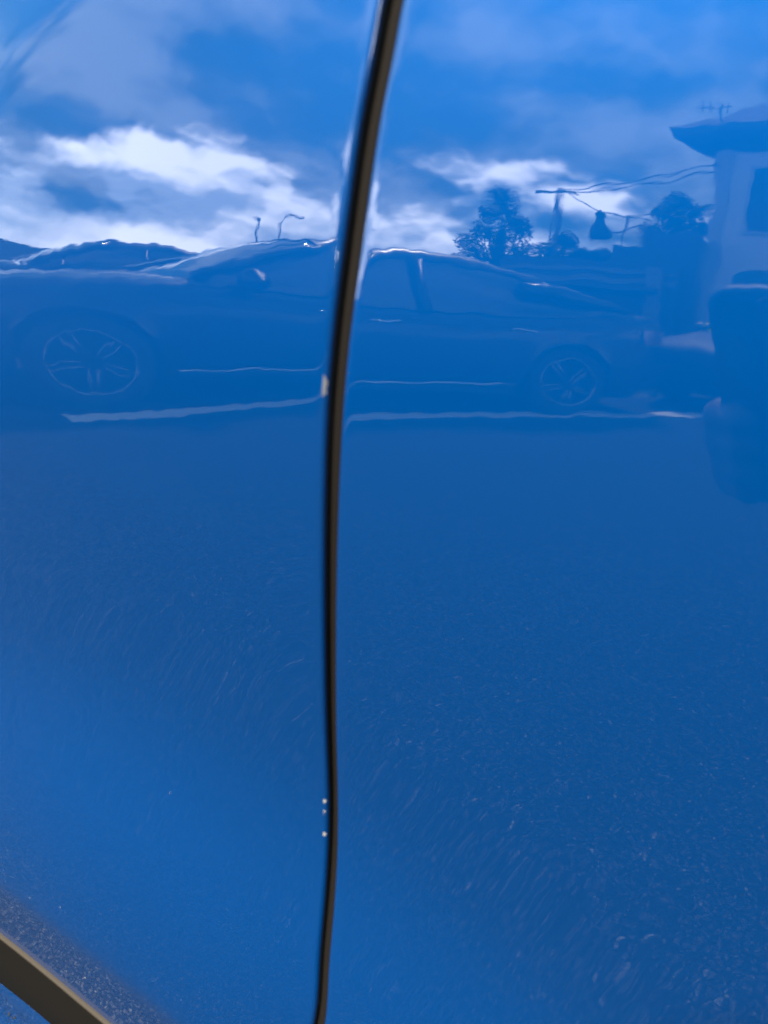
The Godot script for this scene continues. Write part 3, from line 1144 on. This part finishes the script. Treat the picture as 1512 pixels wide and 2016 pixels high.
func build_house() -> void:
	var h := thing("house", "pale house with overhanging hip roof and dark upper window at the right edge", "house")
	var pivot := Transform3D(Basis(), Vector3(-1.7, 0, 16.0))
	var shift := Transform3D(Basis(), Vector3(0.14, 0, 0))
	h.transform = shift * pivot * Transform3D(Basis(Vector3.UP, deg_to_rad(20.0)), Vector3.ZERO) * pivot.affine_inverse()
	put("wall", box_mesh(Vector3(2.9, 2.78, 20.0), Vector3(9.2, 5.56, 8.0)), M.wall, h)
	# hip roof and its soffit
	var st := new_st()
	var lo := 5.62
	var a := Vector3(-2.45, lo + 0.34, 15.35); var b := Vector3(8.25, lo + 0.34, 15.35)
	var c := Vector3(8.25, lo + 0.34, 24.65); var d := Vector3(-2.45, lo + 0.34, 24.65)
	var r0 := Vector3(1.9, 8.9, 20.0); var r1 := Vector3(3.9, 8.9, 20.0)
	quad(st, a, r0, r1, b); quad(st, c, r1, r0, d)
	tri(st, d, r0, a); tri(st, b, r1, c)
	put("roof", done(st), M.roof, h)
	st = new_st()
	var wl := Vector3(-1.72, lo - 0.12, 15.98)
	var ring := [[a, Vector3(-2.42, lo + 0.16, 15.38), Vector3(-2.1, lo, 15.6), wl], [b, Vector3(8.22, lo + 0.16, 15.38), Vector3(7.9, lo, 15.6), Vector3(7.52, lo - 0.12, 15.98)], [c, Vector3(8.22, lo + 0.16, 24.62), Vector3(7.9, lo, 24.4), Vector3(7.52, lo - 0.12, 24.02)], [d, Vector3(-2.42, lo + 0.16, 24.62), Vector3(-2.1, lo, 24.4), Vector3(-1.72, lo - 0.12, 24.02)], [a, Vector3(-2.42, lo + 0.16, 15.38), Vector3(-2.1, lo, 15.6), wl]]
	skin(st, ring, false, false)
	put("eave", done(st), M.roof, h)
	put("corner_board", box_mesh(Vector3(-1.62, 2.76, 15.97), Vector3(0.22, 5.5, 0.05)), M.board, h)
	for x in [0.05, 3.0, 5.8]:
		window(h, Vector3(x, 4.33, 16.0), Vector2(2.2 if x < 1.0 else 1.3, 1.5))
	for x in [1.2, 4.6]:
		window(h, Vector3(x, 1.6, 16.0), Vector2(1.4, 1.4))
	var an := thing("roof_aerial", "thin metal aerial standing on the corner of the house roof", "aerial")
	st = new_st(true)
	tube(st, [Vector3(-1.7, 6.2, 15.9), Vector3(-1.7, 6.6, 15.9)], [0.02], 6)
	tube(st, [Vector3(-2.05, 6.52, 15.9), Vector3(-1.5, 6.56, 15.9)], [0.014], 6)
	for k in 4:
		tube(st, [Vector3(-2.0 + 0.14 * k, 6.42, 15.9), Vector3(-2.0 + 0.14 * k, 6.64, 15.9)], [0.01], 5)
	put("mast", done(st), M.steel, an)


func build_low_building() -> void:
	var h := thing("low_building", "dark flat-roofed low building with stepped roofline and two pale bands", "building")
	put("wall", box_mesh(Vector3(-3.6, 1.3, 17.0), Vector3(3.4, 2.6, 4.0)), M.dark_wall, h)
	put("wall", box_mesh(Vector3(-2.2, 1.7, 17.2), Vector3(1.0, 3.4, 4.0)), M.dark_wall, h)
	put("upper_storey", box_mesh(Vector3(-2.75, 2.85, 17.6), Vector3(1.35, 0.62, 3.0)), M.dark_wall, h)
	put("wall", box_mesh(Vector3(-6.4, 1.1, 17.4), Vector3(2.2, 2.2, 4.0)), M.dark_wall, h)
	put("band", box_mesh(Vector3(-3.6, 2.36, 14.98), Vector3(3.36, 0.09, 0.06)), M.pale_band, h)
	put("band", box_mesh(Vector3(-3.6, 2.12, 14.97), Vector3(3.36, 0.14, 0.08)), M.pale_band, h)
	put("canopy", box_mesh(Vector3(-3.7, 1.9, 14.6), Vector3(3.0, 0.1, 0.8)), M.dark_wall, h)
	put("pillar", box_mesh(Vector3(-2.3, 1.25, 14.75), Vector3(0.3, 2.5, 0.3)), M.pale_band, h)
	put("pillar", box_mesh(Vector3(-5.1, 0.95, 14.3), Vector3(0.16, 1.9, 0.16)), M.pale_band, h)


func build_van() -> void:
	var v := thing("delivery_van", "pale van with dark side glass parked in front of the house", "van")
	v.position = Vector3(-0.84, 0.0, 11.6)
	var st := new_st(true)
	var rings := []
	for p in [[0.0, 0.4, 1.5], [0.03, 0.32, 1.66], [1.6, 0.3, 1.7], [3.2, 0.3, 1.68], [3.5, 0.3, 1.1], [4.3, 0.32, 0.95], [4.45, 0.4, 0.7]]:
		rings.append([Vector3(p[0], p[1], 0.04), Vector3(p[0], p[2] - 0.06, 0.0), Vector3(p[0], p[2], 0.06), Vector3(p[0], p[2], 1.74), Vector3(p[0], p[2] - 0.06, 1.8), Vector3(p[0], p[1], 1.76)])
	skin(st, rings, true, true)
	put("body", done(st), M.van_white, v)
	st = new_st(true)
	rings = []
	for p in [[0.02, 1.66, 2.1], [0.12, 1.69, 2.18], [1.4, 1.7, 2.26], [2.6, 1.7, 2.2], [3.3, 1.66, 1.72]]:
		var l: float = (p[2] - p[1]) * 0.25
		rings.append([Vector3(p[0], p[1], 0.03), Vector3(p[0], p[2], 0.05 + l), Vector3(p[0], p[2] + 0.02, 0.9), Vector3(p[0], p[2], 1.75 - l), Vector3(p[0], p[1], 1.77)])
	skin(st, rings, false, true)
	put("upper_glass", done(st), M.car_glass, v)
	put("window_bar", box_mesh(Vector3(0.25, 1.86, 0.035), Vector3(0.28, 0.08, 0.04)), M.pale_band, v)
	for x in [0.8, 3.6]:
		wheel(v, Vector3(x, 0.33, 0.1), Basis(Vector3.UP, PI))
		wheel(v, Vector3(x, 0.33, 1.7), Basis())


func wire(called: String, label: String, a: Vector3, b: Vector3, sag: float, r: float) -> void:
	var path := []
	for k in 17:
		var t := k / 16.0
		path.append(a.lerp(b, t) - Vector3(0, sag * 4.0 * t * (1.0 - t), 0))
	tag(put(called, tube_mesh(path, [r], 6), M.cable), label, "cable", "overhead cables")


func build_far_things() -> void:
	# utility pole and its cables
	var p := thing("utility_pole", "thin timber utility pole with crossarm rising beyond the parked cars", "pole")
	p.position = Vector3(-6.0, 0.0, 21.18)
	put("post", tube_mesh([Vector3.ZERO, Vector3(0.02, 5.75, 0)], [0.07, 0.05], 8), M.wood, p)
	put("stay", tube_mesh([Vector3(-0.75, 0.0, 0.1), Vector3(0.0, 5.5, 0)], [0.025], 6), M.steel, p)
	put("crossarm", box_mesh(Vector3(-0.1, 5.6, 0), Vector3(1.1, 0.08, 0.08)), M.wood, p)
	wire("overhead_cable", "upper of the two twin cables running from pole top to house wall", Vector3(-5.9, 5.66, 21.1), Vector3(-1.55, 5.2, 15.9), 0.0, 0.02)
	wire("overhead_cable", "lower of the two twin cables running from pole top to house wall", Vector3(-5.9, 5.60, 21.1), Vector3(-1.5, 5.08, 15.95), 0.05, 0.02)
	wire("overhead_cable", "cable dropping from the pole top to the lower service bracket", Vector3(-5.9, 5.6, 21.1), Vector3(-3.57, 4.24, 17.65), 0.08, 0.019)
	wire("overhead_cable", "sagging cable from the service bracket to the house corner", Vector3(-3.57, 4.24, 17.65), Vector3(-1.62, 4.26, 15.95), 0.08, 0.019)
	wire("overhead_cable", "short low cable running beneath the hanging lantern", Vector3(-4.6, 4.1, 19.5), Vector3(-3.3, 4.27, 19.7), 0.03, 0.03)
	var br := thing("service_bracket", "slim steel post carrying a cable bracket beside the stepped roof", "pole")
	put("post", tube_mesh([Vector3(-3.5, 0.0, 17.75), Vector3(-3.5, 4.3, 17.75)], [0.035, 0.03], 6), M.steel, br)
	put("arm", tube_mesh([Vector3(-3.75, 4.26, 17.7), Vector3(-2.95, 4.12, 17.7)], [0.025], 6), M.steel, br)
	var la := thing("hanging_lantern", "dark pear-shaped lantern hanging from the overhead cable", "lantern")
	la.position = Vector3(-4.24, 3.66, 18.53)
	var st := new_st(true)
	lathe(st, Vector3.ZERO, [Vector2(0.02, 0.0), Vector2(0.18, 0.02), Vector2(0.24, 0.1), Vector2(0.26, 0.22), Vector2(0.23, 0.36), Vector2(0.15, 0.48), Vector2(0.12, 0.62), Vector2(0.17, 0.7), Vector2(0.16, 0.8), Vector2(0.08, 0.88), Vector2(0.01, 0.95)], 20, Basis(Vector3.RIGHT, -PI / 2))
	put("housing", done(st), M.cable, la)
	# street lamps to the left
	var l1 := thing("street_lamp", "slender street lamp with curved arm above the nearest sedan's roof", "street lamp", "street lamps")
	l1.position = Vector3(-13.3, 0.0, 21.3)
	put("post", tube_mesh([Vector3.ZERO, Vector3(0, 3.2, 0), Vector3(0.12, 3.95, 0), Vector3(0.3, 4.2, 0.05), Vector3(0.52, 4.22, 0.08)], [0.04, 0.033, 0.03, 0.026, 0.024], 8), M.steel, l1)
	put("lamp_head", box_mesh(Vector3(0.62, 4.2, 0.1), Vector3(0.32, 0.045, 0.12)), M.steel, l1)
	var l2 := thing("street_lamp", "straight far street lamp left of the curved one", "street lamp", "street lamps")
	l2.position = Vector3(-19.2, 0.0, 29.3)
	put("post", tube_mesh([Vector3.ZERO, Vector3(0, 5.1, 0)], [0.07, 0.05], 8), M.steel, l2)
	put("lamp_head", box_mesh(Vector3(0.0, 5.2, 0.0), Vector3(0.16, 0.2, 0.16)), M.steel, l2)
	# trees
	make_tree("broadleaf_tree", "tall loose tree with rounded clumps left of the utility pole", "tree", Vector3(-6.1, 0, 17.0), [
		[Vector3(0.0, 4.5, 0), 0.28], [Vector3(0.12, 4.15, 0.1), 0.3], [Vector3(-0.28, 4.05, 0), 0.26], [Vector3(-0.45, 3.55, 0.1), 0.33], [Vector3(0.42, 3.85, 0.1), 0.32], [Vector3(0.55, 3.55, 0), 0.27], [Vector3(0.05, 3.45, 0), 0.42], [Vector3(-0.75, 3.2, 0), 0.28],
		[Vector3(-0.55, 2.85, 0.1), 0.36], [Vector3(0.1, 2.8, 0), 0.45], [Vector3(0.6, 2.95, 0), 0.35], [Vector3(-1.0, 2.6, 0), 0.25], [Vector3(-0.2, 2.3, 0), 0.5], [Vector3(0.5, 2.4, 0), 0.45]], 5600, 0.06, 101)
	make_tree("round_tree", "dark low tree under the utility pole", "tree", Vector3(-6.3, 0, 23.2), [[Vector3(0.0, 4.2, 0), 0.45], [Vector3(-0.5, 3.8, 0), 0.4], [Vector3(0.55, 3.7, 0), 0.4], [Vector3(0.0, 3.3, 0), 0.6], [Vector3(-0.9, 3.2, 0), 0.4], [Vector3(0.3, 2.6, 0), 0.6]], 7000, 0.07, 102)
	make_tree("round_tree", "small dark tree between the pole and the stepped roof", "tree", Vector3(-5.2, 0, 23.0), [[Vector3(0.0, 3.6, 0), 0.4], [Vector3(0.5, 3.2, 0), 0.4], [Vector3(-0.4, 3.1, 0), 0.4], [Vector3(0.1, 2.6, 0), 0.5]], 5000, 0.07, 103)
	make_tree("round_tree", "feathery tree top showing over the stepped roof beside the house", "tree", Vector3(-2.95, 0, 21.8), [[Vector3(0.0, 5.45, 0), 0.42], [Vector3(-0.4, 5.15, 0), 0.32], [Vector3(0.45, 5.2, 0), 0.34], [Vector3(0.0, 4.8, 0), 0.5], [Vector3(0.6, 4.6, 0), 0.35], [Vector3(-0.6, 4.4, 0), 0.4]], 4200, 0.06, 104)
